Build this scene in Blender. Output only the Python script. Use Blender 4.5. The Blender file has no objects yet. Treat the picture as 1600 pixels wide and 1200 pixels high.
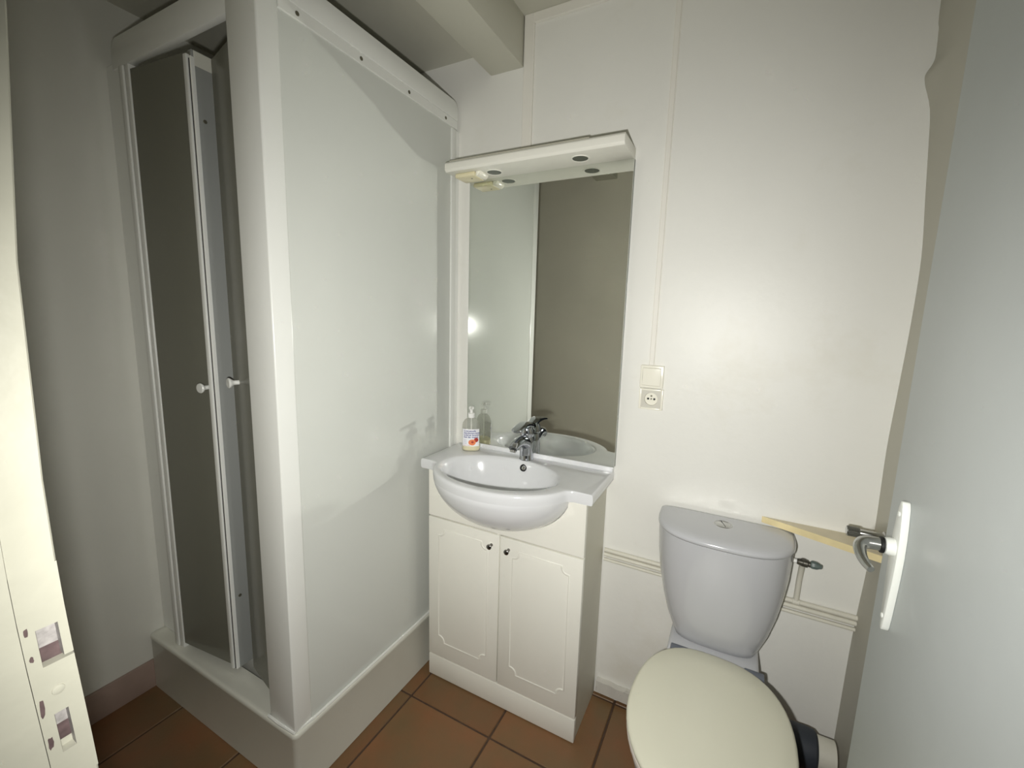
import bpy, bmesh, math, random
from mathutils import Vector, Matrix
random.seed(7)
S = bpy.context.scene
COL = S.collection
PI = math.pi

# ------------------------------------------------------------------ camera
cam_d = bpy.data.cameras.new('camera')
cam_d.sensor_fit = 'HORIZONTAL'
cam_d.sensor_width = 36.0
cam_d.lens = 674.42 * 36.0 / 1600.0
cam_d.clip_start = 0.01
cam = bpy.data.objects.new('camera', cam_d)
COL.objects.link(cam)
Rv = Vector((0.88545, 0.46391, 0.02763))
Uv = Vector((-0.09416, 0.12087, 0.98819))
Fv = Vector((-0.45509, 0.87760, -0.15071))
CP = Vector((0.9729, -1.4027, 1.3486))
cam.matrix_world = Matrix(((Rv.x, Uv.x, -Fv.x, CP.x), (Rv.y, Uv.y, -Fv.y, CP.y), (Rv.z, Uv.z, -Fv.z, CP.z), (0, 0, 0, 1)))
S.camera = cam

# ------------------------------------------------------------------ light and exposure
w = bpy.data.worlds.new('world')
S.world = w
w.use_nodes = True
w.node_tree.nodes['Background'].inputs[0].default_value = (0.9, 0.95, 1.0, 1)
w.node_tree.nodes['Background'].inputs[1].default_value = 0.02
S.view_settings.view_transform = 'Standard'
S.view_settings.look = 'None'
S.view_settings.gamma = 1.0
S.view_settings.exposure = 0.0
S.view_settings.use_curve_mapping = False

fl_d = bpy.data.lights.new('phone_torch', 'SPOT')
fl_d.energy = 63.0
fl_d.color = (1.0, 0.985, 0.935)
fl_d.shadow_soft_size = 0.014
fl_d.spot_size = math.radians(139)
fl_d.spot_blend = 1.0
fl = bpy.data.objects.new('phone_torch', fl_d)
COL.objects.link(fl)
fl.location = (0.920, -1.398, 1.285)
fl.rotation_euler = Vector((-0.37, 0.90, -0.20)).to_track_quat('-Z', 'Y').to_euler()
S.cycles.use_guiding = True
S.cycles.surface_guiding_probability = 0.75
S.cycles.blur_glossy = 0.0
S.cycles.sample_clamp_indirect = 0.0
S.cycles.max_bounces = 10
S.cycles.diffuse_bounces = 6
S.cycles.glossy_bounces = 5


# ------------------------------------------------------------------ materials
def lin(c):
    return tuple((x / 12.92 if x <= 0.04045 else ((x + 0.055) / 1.055) ** 2.4) for x in c)


def mat(name, rgb, rough=0.5, metal=0.0, var=0.0, scale=6.0, bump=0.0, bscale=60.0, coat=0.0, spec=0.5, dirt=None, dscale=3.0, damt=0.5, trans=0.0, ior=1.45):
    m = bpy.data.materials.new(name)
    m.use_nodes = True
    nt = m.node_tree
    b = nt.nodes['Principled BSDF']
    col = lin(rgb)
    b.inputs['Base Color'].default_value = (*col, 1)
    b.inputs['Roughness'].default_value = rough
    b.inputs['Metallic'].default_value = metal
    b.inputs['Specular IOR Level'].default_value = spec
    b.inputs['Coat Weight'].default_value = coat
    b.inputs['Coat Roughness'].default_value = 0.08
    b.inputs['Transmission Weight'].default_value = trans
    b.inputs['IOR'].default_value = ior
    geo = None
    if var or bump or dirt:
        geo = nt.nodes.new('ShaderNodeNewGeometry')
    sock = None
    if var:
        n = nt.nodes.new('ShaderNodeTexNoise')
        n.inputs['Scale'].default_value = scale
        n.inputs['Detail'].default_value = 4
        nt.links.new(geo.outputs['Position'], n.inputs['Vector'])
        r = nt.nodes.new('ShaderNodeValToRGB')
        r.color_ramp.elements[0].position = 0.3
        r.color_ramp.elements[1].position = 0.7
        r.color_ramp.elements[0].color = (*[max(0, x * (1 - var)) for x in col], 1)
        r.color_ramp.elements[1].color = (*[min(1, x * (1 + var)) for x in col], 1)
        nt.links.new(n.outputs['Fac'], r.inputs['Fac'])
        sock = r.outputs['Color']
    if dirt:
        n = nt.nodes.new('ShaderNodeTexNoise')
        n.inputs['Scale'].default_value = dscale
        n.inputs['Detail'].default_value = 6
        n.inputs['Roughness'].default_value = 0.65
        nt.links.new(geo.outputs['Position'], n.inputs['Vector'])
        r = nt.nodes.new('ShaderNodeValToRGB')
        r.color_ramp.elements[0].position = 0.56
        r.color_ramp.elements[1].position = 0.74
        r.color_ramp.elements[0].color = (0, 0, 0, 1)
        r.color_ramp.elements[1].color = (damt, damt, damt, 1)
        nt.links.new(n.outputs['Fac'], r.inputs['Fac'])
        mx = nt.nodes.new('ShaderNodeMix')
        mx.data_type = 'RGBA'
        nt.links.new(r.outputs['Color'], mx.inputs[0])
        if sock:
            nt.links.new(sock, mx.inputs[6])
        else:
            mx.inputs[6].default_value = (*col, 1)
        mx.inputs[7].default_value = (*lin(dirt), 1)
        sock = mx.outputs[2]
    if sock:
        nt.links.new(sock, b.inputs['Base Color'])
    if bump:
        n = nt.nodes.new('ShaderNodeTexNoise')
        n.inputs['Scale'].default_value = bscale
        n.inputs['Detail'].default_value = 3
        nt.links.new(geo.outputs['Position'], n.inputs['Vector'])
        bp = nt.nodes.new('ShaderNodeBump')
        bp.inputs['Strength'].default_value = bump
        bp.inputs['Distance'].default_value = 0.004
        nt.links.new(n.outputs['Fac'], bp.inputs['Height'])
        nt.links.new(bp.outputs['Normal'], b.inputs['Normal'])
    return m


M = {}
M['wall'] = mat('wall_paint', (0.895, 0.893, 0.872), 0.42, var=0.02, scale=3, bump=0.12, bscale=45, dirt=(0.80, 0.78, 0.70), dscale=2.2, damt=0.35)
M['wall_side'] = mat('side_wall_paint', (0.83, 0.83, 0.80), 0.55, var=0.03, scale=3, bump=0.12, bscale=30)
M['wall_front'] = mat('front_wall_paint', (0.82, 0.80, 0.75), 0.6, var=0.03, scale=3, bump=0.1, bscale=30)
M['ceiling'] = mat('ceiling_paint', (0.78, 0.775, 0.725), 0.6, var=0.03, scale=4, bump=0.12, bscale=30)
M['trim'] = mat('trim_paint', (0.90, 0.89, 0.86), 0.4, var=0.02, bump=0.1, bscale=60)
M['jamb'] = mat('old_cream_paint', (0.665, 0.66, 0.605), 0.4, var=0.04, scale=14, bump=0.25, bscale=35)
M['lilac'] = mat('thin_paint_in_recess', (0.60, 0.585, 0.575), 0.5, var=0.25, scale=160)
M['bare'] = mat('bare_dark_recess', (0.34, 0.28, 0.28), 0.6, var=0.3, scale=90)
M['door'] = mat('door_gray_paint', (0.735, 0.755, 0.755), 0.42, var=0.02, scale=5, bump=0.1, bscale=30)
M['shower'] = mat('shower_white_plastic', (0.90, 0.905, 0.89), 0.22, var=0.01)
M['panel'] = mat('shower_panel_laminate', (0.81, 0.82, 0.80), 0.13, var=0.01, scale=3, spec=0.3)
M['tray'] = mat('tray_acrylic', (0.84, 0.84, 0.80), 0.3, var=0.02)
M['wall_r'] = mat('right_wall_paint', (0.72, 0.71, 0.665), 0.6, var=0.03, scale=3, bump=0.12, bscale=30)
M['gray'] = mat('gray_profile', (0.58, 0.59, 0.58), 0.4)
M['seal'] = mat('black_rubber', (0.10, 0.10, 0.12), 0.5)
M['screw'] = mat('dull_steel', (0.45, 0.44, 0.38), 0.45, metal=0.6)
M['cab'] = mat('cabinet_white_foil', (0.92, 0.915, 0.88), 0.38, var=0.01)
M['cab_side'] = mat('cabinet_side_melamine', (0.80, 0.79, 0.73), 0.45, var=0.03)
M['ceramic'] = mat('white_ceramic', (0.86, 0.865, 0.875), 0.12, coat=0.4)
M['ceramic_gray'] = mat('gray_ceramic', (0.735, 0.74, 0.755), 0.16, coat=0.3)
M['chrome'] = mat('chrome', (0.74, 0.75, 0.77), 0.08, metal=1.0)
M['chrome_dark'] = mat('worn_chrome', (0.74, 0.74, 0.73), 0.22, metal=1.0)
M['knob'] = mat('dark_chrome', (0.48, 0.47, 0.46), 0.18, metal=1.0)
M['mirror'] = mat('mirror_silver', (0.90, 0.91, 0.89), 0.0, metal=1.0)
M['edge'] = mat('mirror_edge', (0.35, 0.38, 0.33), 0.3)
M['dark'] = mat('dark_hole', (0.04, 0.04, 0.04), 0.6)
M['lens'] = mat('unlit_lamp_lens', (0.34, 0.36, 0.33), 0.25)
M['beige'] = mat('yellowed_plastic', (0.86, 0.83, 0.70), 0.3)
M['switch'] = mat('switch_plastic', (0.93, 0.92, 0.87), 0.22)
M['socket'] = mat('socket_plastic', (0.80, 0.79, 0.75), 0.35)
M['cream'] = mat('cream_seat_plastic', (0.85, 0.845, 0.775), 0.35, var=0.01)
M['seat'] = mat('seat_plastic', (0.83, 0.80, 0.77), 0.35)
M['hinge'] = mat('gray_blue_plastic', (0.42, 0.44, 0.48), 0.4)
M['pipe'] = mat('painted_pipe', (0.84, 0.83, 0.78), 0.4, var=0.04, scale=20)
M['rubber'] = mat('dark_gray_rubber', (0.20, 0.22, 0.25), 0.6)
M['valve'] = mat('aged_brass_valve', (0.33, 0.32, 0.29), 0.4, metal=0.5)
M['valve_knob'] = mat('green_gray_knob', (0.38, 0.43, 0.42), 0.4)
M['board'] = mat('cream_melamine', (0.82, 0.78, 0.68), 0.45, var=0.05, scale=20)
M['board_edge'] = mat('yellow_board_edge', (0.88, 0.82, 0.64), 0.5, var=0.05, scale=30)
M['plate'] = mat('white_enamel', (0.85, 0.86, 0.84), 0.3)
M['plinth'] = mat('taupe_skirting', (0.62, 0.54, 0.50), 0.5, var=0.06, scale=12)
M['base_old'] = mat('old_baseboard', (0.80, 0.79, 0.76), 0.5, var=0.06, scale=25, dirt=(0.25, 0.24, 0.20), dscale=14, damt=0.8)
M['grout'] = mat('dark_grout', (0.30, 0.23, 0.18), 0.8, var=0.2, scale=40, bump=0.3)
M['label'] = mat('label_white', (0.93, 0.93, 0.95), 0.4)
M['ink'] = mat('label_blue_ink', (0.22, 0.25, 0.55), 0.5)
M['ink_red'] = mat('label_red_ink', (0.75, 0.25, 0.22), 0.5)
M['peach'] = mat('label_peach', (0.90, 0.52, 0.33), 0.5, var=0.15, scale=300)
M['peach_red'] = mat('label_peach_red', (0.68, 0.22, 0.18), 0.5)
M['soap'] = mat('cream_soap', (0.93, 0.90, 0.76), 0.3)
M['pump'] = mat('pump_white', (0.93, 0.93, 0.92), 0.3)


def clear_mat(name, rgb, fac, rough=0.05):
    m = bpy.data.materials.new(name)
    m.use_nodes = True
    nt = m.node_tree
    b = nt.nodes['Principled BSDF']
    b.inputs['Base Color'].default_value = (*lin(rgb), 1)
    b.inputs['Roughness'].default_value = rough
    tr = nt.nodes.new('ShaderNodeBsdfTransparent')
    tr.inputs['Color'].default_value = (*lin([min(1, x * 1.08) for x in rgb]), 1)
    mx = nt.nodes.new('ShaderNodeMixShader')
    mx.inputs[0].default_value = fac
    nt.links.new(b.outputs[0], mx.inputs[1])
    nt.links.new(tr.outputs[0], mx.inputs[2])
    nt.links.new(mx.outputs[0], nt.nodes['Material Output'].inputs[0])
    return m


M['bottle'] = clear_mat('clear_plastic', (0.88, 0.88, 0.87), 0.86)
M['pane'] = clear_mat('smoked_acrylic_pane', (0.57, 0.57, 0.52), 0.35, rough=0.14)


def tile_mat():
    m = bpy.data.materials.new('terracotta_tile')
    m.use_nodes = True
    nt = m.node_tree
    b = nt.nodes['Principled BSDF']
    b.inputs['Roughness'].default_value = 0.42
    geo = nt.nodes.new('ShaderNodeNewGeometry')
    oi = nt.nodes.new('ShaderNodeObjectInfo')
    n = nt.nodes.new('ShaderNodeTexNoise')
    n.inputs['Scale'].default_value = 7
    n.inputs['Detail'].default_value = 5
    nt.links.new(geo.outputs['Position'], n.inputs['Vector'])
    r = nt.nodes.new('ShaderNodeValToRGB')
    r.color_ramp.elements[0].position = 0.32
    r.color_ramp.elements[1].position = 0.70
    r.color_ramp.elements[0].color = (*lin((0.45, 0.36, 0.24)), 1)
    r.color_ramp.elements[1].color = (*lin((0.51, 0.35, 0.225)), 1)
    nt.links.new(n.outputs['Fac'], r.inputs['Fac'])
    hs = nt.nodes.new('ShaderNodeHueSaturation')
    mr = nt.nodes.new('ShaderNodeMapRange')
    mr.inputs[3].default_value = 0.85
    mr.inputs[4].default_value = 1.12
    nt.links.new(oi.outputs['Random'], mr.inputs[0])
    nt.links.new(mr.outputs[0], hs.inputs['Value'])
    nt.links.new(r.outputs['Color'], hs.inputs['Color'])
    nt.links.new(hs.outputs['Color'], b.inputs['Base Color'])
    n2 = nt.nodes.new('ShaderNodeTexNoise')
    n2.inputs['Scale'].default_value = 90
    nt.links.new(geo.outputs['Position'], n2.inputs['Vector'])
    bp = nt.nodes.new('ShaderNodeBump')
    bp.inputs['Strength'].default_value = 0.15
    bp.inputs['Distance'].default_value = 0.003
    nt.links.new(n2.outputs['Fac'], bp.inputs['Height'])
    nt.links.new(bp.outputs['Normal'], b.inputs['Normal'])
    return m


M['tile'] = tile_mat()


# ------------------------------------------------------------------ mesh helpers (world coordinates)
def box(bm, x0, x1, y0, y1, z0, z1, bev=0.0, seg=2):
    t = bmesh.new()
    vs = [t.verts.new(p) for p in ((x0, y0, z0), (x1, y0, z0), (x1, y1, z0), (x0, y1, z0), (x0, y0, z1), (x1, y0, z1), (x1, y1, z1), (x0, y1, z1))]
    for f in ((3, 2, 1, 0), (4, 5, 6, 7), (0, 1, 5, 4), (1, 2, 6, 5), (2, 3, 7, 6), (3, 0, 4, 7)):
        t.faces.new([vs[i] for i in f])
    if bev:
        bmesh.ops.bevel(t, geom=list(t.edges), offset=bev, segments=seg, profile=0.5, affect='EDGES')
    merge(bm, t)


def merge(bm, t):
    me = bpy.data.meshes.new('tmp')
    t.to_mesh(me)
    t.free()
    bm.from_mesh(me)
    bpy.data.meshes.remove(me)


def prism(bm, pts, axis, a, b, bev=0.0, seg=2):
    """pts: 2-D polygon in the two other axes (cyclic order x,y,z without AXIS), extruded along AXIS from a to b."""
    t = bmesh.new()

    def P(p, h):
        if axis == 'x':
            return (h, p[0], p[1])
        if axis == 'y':
            return (p[0], h, p[1])
        return (p[0], p[1], h)
    lo = [t.verts.new(P(p, a)) for p in pts]
    hi = [t.verts.new(P(p, b)) for p in pts]
    n = len(pts)
    t.faces.new(lo[::-1])
    t.faces.new(hi)
    for i in range(n):
        t.faces.new((lo[i], lo[(i + 1) % n], hi[(i + 1) % n], hi[i]))
    bmesh.ops.recalc_face_normals(t, faces=t.faces)
    if bev:
        es = [e for e in t.edges if len(e.link_faces) == 2 and e.calc_face_angle(0) > 0.6]
        bmesh.ops.bevel(t, geom=es, offset=bev, segments=seg, profile=0.5, affect='EDGES')
    merge(bm, t)


def loft(bm, rings, cap0=True, cap1=True, closed=True):
    vs = [[bm.verts.new(p) for p in r] for r in rings]
    n = len(rings[0])
    fs = []
    for a, b in zip(vs, vs[1:]):
        for i in range(n if closed else n - 1):
            j = (i + 1) % n
            fs.append(bm.faces.new((a[i], a[j], b[j], b[i])))
    if cap0:
        fs.append(bm.faces.new(vs[0][::-1]))
    if cap1:
        fs.append(bm.faces.new(vs[-1]))
    bmesh.ops.recalc_face_normals(bm, faces=fs)


def lathe(bm, prof, org, axis=(0, 0, 1), n=24, cap0=True, cap1=True):
    """prof: (radius, height) pairs along AXIS from ORG."""
    ax = Vector(axis).normalized()
    u = ax.orthogonal().normalized()
    v = ax.cross(u)
    o = Vector(org)
    rings = [[o + ax * h + (u * math.cos(2 * PI * i / n) + v * math.sin(2 * PI * i / n)) * max(r, 1e-5) for i in range(n)] for r, h in prof]
    loft(bm, rings, cap0, cap1)


def tube(bm, pts, rad, n=12):
    pts = [Vector(p) for p in pts]
    rs = rad if isinstance(rad, (list, tuple)) else [rad] * len(pts)
    t0 = (pts[1] - pts[0]).normalized()
    u = t0.orthogonal().normalized()
    rings = []
    for i, p in enumerate(pts):
        t = (pts[min(i + 1, len(pts) - 1)] - pts[max(i - 1, 0)]).normalized()
        u = (u - t * u.dot(t)).normalized()
        v = t.cross(u)
        rings.append([p + (u * math.cos(2 * PI * k / n) + v * math.sin(2 * PI * k / n)) * rs[i] for k in range(n)])
    loft(bm, rings)


def spline(pts, k=8):
    P = [Vector(p) for p in pts]
    out = []
    for i in range(len(P) - 1):
        a, b, c, d = P[max(i - 1, 0)], P[i], P[i + 1], P[min(i + 2, len(P) - 1)]
        for j in range(k):
            t = j / k
            out.append(0.5 * ((2 * b) + (c - a) * t + (2 * a - 5 * b + 4 * c - d) * t * t + (3 * b - a - 3 * c + d) * t ** 3))
    out.append(P[-1])
    return out


def obj(name, bm, m, parent=None, smooth=True, angle=0.6, recalc=False):
    if recalc:
        bmesh.ops.recalc_face_normals(bm, faces=bm.faces)
    off = Vector((0, 0, 0))
    p = parent
    while p is not None:
        off += p.location
        p = p.parent
    for v in bm.verts:
        v.co -= off
    if smooth:
        for f in bm.faces:
            f.smooth = True
        for e in bm.edges:
            if len(e.link_faces) == 2 and e.calc_face_angle(0) > angle:
                e.smooth = False
    me = bpy.data.meshes.new(name)
    bm.to_mesh(me)
    bm.free()
    for mm in (m if isinstance(m, (list, tuple)) else [m]):
        me.materials.append(mm)
    o = bpy.data.objects.new(name, me)
    COL.objects.link(o)
    o.parent = parent
    return o


def thing(name, label, cat, loc, group=None):
    o = bpy.data.objects.new(name, None)
    o.empty_display_size = 0.05
    COL.objects.link(o)
    o.location = loc
    o['label'] = label
    o['category'] = cat
    if group:
        o['group'] = group
    return o


def struct(o, label, cat):
    o['kind'] = 'structure'
    o['label'] = label
    o['category'] = cat
    return o


B = bmesh.new

# ================================================================== SETTING
XL, XR, YF = -0.785, 1.333, -1.282
ZCL, ZCR = 2.247, 2.321

bm = B()
box(bm, XL - 0.05, XR + 0.3, -2.2, 0.05, -0.05, -0.004)
floor = struct(obj('floor', bm, M['grout'], smooth=False), 'brown terracotta tiled floor with dark joints', 'floor')
px, py, gap = 0.325, 0.325, 0.0065
ox, oy = 0.0515, -0.0190
full = None
ntile = 0
for i in range(-4, 6):
    for j in range(-7, 2):
        a0, a1 = ox + i * px + gap / 2, ox + (i + 1) * px - gap / 2
        b0, b1 = oy + (j) * py + gap / 2, oy + (j + 1) * py - gap / 2
        c0, c1, d0, d1 = max(a0, XL), min(a1, XR + 0.25), max(b0, -2.15), min(b1, 0.0)
        if c1 - c0 < 0.01 or d1 - d0 < 0.008:
            continue
        if c1 < -0.01 and d0 > -0.75:
            continue                      # wholly under the shower tray
        whole = abs(c1 - c0 - (a1 - a0)) < 1e-6 and abs(d1 - d0 - (b1 - b0)) < 1e-6
        if whole and full:
            o = bpy.data.objects.new('tile', full)
            COL.objects.link(o)
            o.parent = floor
        else:
            bm = B()
            w2, h2 = (c1 - c0) / 2, (d1 - d0) / 2
            box(bm, -w2, w2, -h2, h2, -0.006, 0.0, 0.0022, 1)
            o = obj('tile', bm, M['tile'], None)
            o.parent = floor
            if whole:
                full = o.data
        o.location = ((c0 + c1) / 2, (d0 + d1) / 2, random.uniform(-0.0012, 0.0))
        ntile += 1

# ceiling: higher on the right of the beam, lower over the shower
bm = B()
box(bm, 0.16, XR + 0.3, -2.2, 0.05, ZCR, ZCR + 0.05)
box(bm, XL - 0.1, 0.16, -2.2, 0.05, ZCL, ZCR + 0.05)
struct(obj('ceiling', bm, M['ceiling'], smooth=False), 'off white painted ceiling in two levels', 'ceiling')
bm = B()
box(bm, 0.131, 0.257, -1.4, 0.0, 2.171, 2.33, 0.004, 2)
struct(obj('ceiling_beam', bm, M['ceiling']), 'white painted beam crossing the ceiling beside the shower', 'beam')

bm = B()
box(bm, XL - 0.1, XR + 0.12, 0.0, 0.06, -0.02, 2.4)
struct(obj('wall_back', bm, M['wall'], smooth=False), 'off white painted back wall behind mirror and toilet', 'wall')
bm = B()
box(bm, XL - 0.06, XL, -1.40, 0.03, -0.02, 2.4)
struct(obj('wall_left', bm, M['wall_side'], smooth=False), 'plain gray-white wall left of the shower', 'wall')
# right wall, wavy old plaster at the corner
prof = [(-0.02, 1.324), (0.18, 1.326), (0.5, 1.329), (0.69, 1.336), (0.83, 1.3395), (1.04, 1.337), (1.2, 1.3405), (1.37, 1.344), (1.52, 1.343), (1.66, 1.332), (1.81, 1.320), (1.90, 1.314), (1.935, 1.312), (1.955, 1.311), (1.975, 1.310), (2.02, 1.308), (2.08, 1.304), (2.4, 1.302)]
bulge = lambda z: -0.016 * math.exp(-((z - 1.925) / 0.05) ** 2) if z < 1.925 else -0.016 * math.exp(-((z - 1.925) / 0.022) ** 2)
pr_s = spline([(z, x, 0) for z, x in prof], 5)
bm = B()
rows = []
for k, y in enumerate([0.03, 0.0, -0.02, -0.04, -0.06, -0.10, -0.14, -0.26, -0.4, -0.7, -1.0, -1.30]):
    f = max(0.0, 1 - max(0, -y) / 0.5)
    g = max(0.0, 1 - max(0, -y) / 0.07)
    rows.append([bm.verts.new((1.333 + (p.y - 1.333) * f + bulge(p.x) * g, y, p.x)) for p in pr_s])
for a, b in zip(rows, rows[1:]):
    for i in range(len(a) - 1):
        bm.faces.new((a[i], b[i], b[i + 1], a[i + 1]))
ext = bmesh.ops.extrude_face_region(bm, geom=list(bm.faces))
bmesh.ops.translate(bm, vec=(0.08, 0, 0), verts=[v for v in ext['geom'] if isinstance(v, bmesh.types.BMVert)])
struct(obj('wall_right', bm, M['wall_r'], recalc=True, angle=1.0), 'off white uneven plaster wall behind the open door', 'wall')
# front wall with the doorway
JX, HX = 0.49, 1.262
bm = B()
box(bm, XL - 0.05, JX - 0.03, YF - 0.13, YF, -0.02, 2.4)
box(bm, HX + 0.03, XR + 0.12, YF - 0.13, YF, -0.02, 2.4)
box(bm, JX - 0.03, HX + 0.03, YF - 0.13, YF, 2.07, 2.4)
struct(obj('wall_front', bm, M['wall_front'], smooth=False), 'dim inner wall around the doorway seen in the mirror', 'wall')

# trims
bm = B()
box(bm, 0.2600, 0.2955, -0.010, 0.0, 0.86, ZCR, 0.0015, 1)
struct(obj('trim_1', bm, M['trim']), 'white vertical batten on back wall above the mirror', 'trim')
bm = B()
box(bm, 0.2955, XR - 0.03, -0.010, 0.0, 2.291, ZCR, 0.0015, 1)
struct(obj('trim_2', bm, M['trim']), 'white batten along the ceiling line of back wall', 'trim')

# door frame: jambs + head; the left jamb carries the painted strike recesses


def jbow(z):
    P = [(-0.1, 0.012), (0.5, 0.012), (0.94, 0.0085), (1.06, 0.0028), (1.12, 0.0005), (1.21, -0.0005), (1.38, 0.0025), (1.557, 0.0146), (1.7, 0.020), (2.2, 0.020)]
    for (a, b), (c, d) in zip(P, P[1:]):
        if z <= c:
            return b + (d - b) * (z - a) / (c - a)
    return P[-1][1]


jamb_root = struct(thing('trim_3', 'cream painted old door jamb with two worn latch recesses', 'door frame', (JX, YF, 0)), 'cream painted old door jamb with two worn latch recesses', 'door frame')
bm = B()
ZJ0, ZJ1 = 0.935, 1.140


def jamb_ring(z, back):
    d = jbow(z)
    return [(JX - 0.035, YF + d, z), (JX - 0.0012 - back, YF + d, z), (JX - back, YF + d - 0.0012, z), (JX - back, YF + d - 0.0275, z), (JX + 0.009, YF + d - 0.0295, z), (JX + 0.009, YF - 0.135, z), (JX - 0.035, YF - 0.135, z)]


loft(bm, [jamb_ring(z, 0) for z in (-0.02, 0.5, 0.8, ZJ0)])
loft(bm, [jamb_ring(z, 0.010) for z in (ZJ0, 0.97, 1.0, 1.03, 1.06, 1.10, ZJ1)])
loft(bm, [jamb_ring(z, 0) for z in (ZJ1, 1.21, 1.30, 1.38, 1.47, 1.557, 1.7, 2.08)])
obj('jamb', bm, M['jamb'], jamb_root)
# face of the strike area: recesses with real depth, bowed like the jamb
yc = [-0.0275, -0.0190, -0.0102, -0.0075, -0.0058, 0.0]
zc_ = [ZJ0, 0.9675, 0.9740, 0.9900, 1.0065, 1.0525, 1.0550, 1.0660, 1.0870, 1.1000, ZJ1]
sunk = {(1, 1): 0, (1, 2): 2, (1, 3): 1, (1, 5): 2, (2, 5): 2, (3, 5): 2, (4, 5): 2, (1, 6): 2, (2, 6): 2, (3, 6): 2, (1, 7): 1, (2, 7): 1, (3, 7): 1}
DEP = 0.0085
bm = B()


def yy(i, j):
    return YF + jbow(zc_[j]) + yc[i]


for i in range(5):
    for j in range(10):
        cell = [(i, j), (i + 1, j), (i + 1, j + 1), (i, j + 1)]
        deep = (i, j) in sunk
        x = JX - DEP if deep else JX
        f = bm.faces.new([bm.verts.new((x, yy(*c), zc_[c[1]])) for c in cell])
        f.material_index = sunk.get((i, j), 0)
        if deep:
            for k, nb in enumerate(((i, j - 1), (i + 1, j), (i, j + 1), (i - 1, j))):
                if nb not in sunk:
                    a, b = cell[k], cell[(k + 1) % 4]
                    f = bm.faces.new([bm.verts.new(p) for p in ((JX, yy(*a), zc_[a[1]]), (JX, yy(*b), zc_[b[1]]), (JX - DEP, yy(*b), zc_[b[1]]), (JX - DEP, yy(*a), zc_[a[1]]))])
                    f.material_index = 1 if k == 1 else 0
# side returns towards the room and the rebate
for i, sgn in ((5, 1), (0, -1)):
    for j in range(10):
        if i == 5 and (4, j) in sunk:
            continue
        bm.faces.new([bm.verts.new(p) for p in ((JX, yy(i, j), zc_[j]), (JX, yy(i, j + 1), zc_[j + 1]), (JX - 0.011, yy(i, j + 1), zc_[j + 1]), (JX - 0.011, yy(i, j), zc_[j]))])
bmesh.ops.remove_doubles(bm, verts=bm.verts, dist=1e-6)
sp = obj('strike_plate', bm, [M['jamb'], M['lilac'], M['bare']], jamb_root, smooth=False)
sp['label'] = 'paint covered strike plate with two recesses'
for (y, z, h, wd) in ((-0.0245, 1.0165, 0.017, 0.0030), (-0.0243, 0.9825, 0.0125, 0.0034), (-0.0240, 1.0880, 0.008, 0.0026), (-0.0240, 1.0640, 0.006, 0.0026)):
    bm = B()
    t = []
    for k in range(12):
        a = 2 * PI * k / 12
        f = random.uniform(0.7, 1.15)
        zz = z + math.copysign(abs(math.sin(a)) ** 0.6, math.sin(a)) * h / 2 * f
        t.append((YF + jbow(z) + y + math.copysign(abs(math.cos(a)) ** 0.6, math.cos(a)) * wd / 2 * random.uniform(0.7, 1.1), zz))
    prism(bm, t, 'x', JX - 0.0003, JX + 0.0003)
    obj('chipped_paint', bm, M['bare'], sp, smooth=False)
bm = B()
lathe(bm, [(0.0042, 0), (0.0040, 0.0007), (0.0025, 0.0012), (0.001, 0.0013)], (JX, YF + jbow(1.027) - 0.0135, 1.027), (1, 0, 0), 16)
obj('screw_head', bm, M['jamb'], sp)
bm = B()
box(bm, HX, HX + 0.035, YF - 0.135, YF, -0.02, 2.08, 0.0015, 1)
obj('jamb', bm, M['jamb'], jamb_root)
bm = B()
box(bm, JX - 0.035, HX + 0.035, YF - 0.135, YF, 2.05, 2.09, 0.0015, 1)
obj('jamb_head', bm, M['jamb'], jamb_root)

# skirtings
bm = B()
box(bm, XL, XL + 0.012, YF, -0.757, 0.0, 0.105, 0.003, 2)
struct(obj('baseboard_left', bm, M['plinth']), 'taupe skirting at the foot of left wall', 'baseboard')
bm = B()
pts = []
random.seed(3)
N = 28
for side in (0, 1):
    for k in range(N + 1):
        q = k / N if side == 0 else 1 - k / N
        x = 0.632 + q * (1.318 - 0.632)
        z = 0.020 if side == 0 else 0.062 + random.uniform(-0.0025, 0.0025)
        pts.append((x, z))
prism(bm, pts, 'y', -0.022, 0.0, 0.0)
struct(obj('baseboard_back', bm, M['base_old'], angle=0.9), 'worn whitish skirting along back wall beside toilet', 'baseboard')

# open door on the right
door = struct(thing('door_1', 'gray painted door standing open at right with white handle plate', 'door', (1.25, YF, 0)), 'gray painted door standing open at right with white handle plate', 'door')
bm = B()
box(bm, 1.222, 1.256, YF + 0.004, -0.507, 0.008, 2.04, 0.0025, 2)
obj('door_leaf', bm, M['door'], door)
pc, zc = -0.586, 0.990
bm = B()
o = []
for z, hw in ((0.883, 0.0022), (0.890, 0.0055), (0.91, 0.0085), (0.94, 0.0120), (0.975, 0.0155), (1.01, 0.0170), (1.04, 0.0155), (1.065, 0.0120), (1.085, 0.0080), (1.094, 0.0035)):
    o.append((hw, z))
poly = [(pc + hw, z) for hw, z in o] + [(pc - hw, z) for hw, z in reversed(o)]
prism(bm, poly, 'x', 1.2222, 1.2120, 0.002, 2)
plate = obj('handle_plate', bm, M['plate'], door)
plate['label'] = 'white enamel backplate'
hz = 1.020
bm = B()
lathe(bm, [(0.0135, 0), (0.0135, 0.006), (0.012, 0.011), (0.009, 0.012)], (1.2121, pc, hz), (-1, 0, 0), 20)
col_ = obj('handle_collar', bm, M['plate'], plate)
bm = B()
lathe(bm, [(0.0085, 0), (0.0122, 0.001), (0.0122, 0.005), (0.0098, 0.006)], (1.2005, pc, hz), (-1, 0, 0), 20)
obj('handle_ring', bm, M['dark'], plate)
bm = B()
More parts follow.
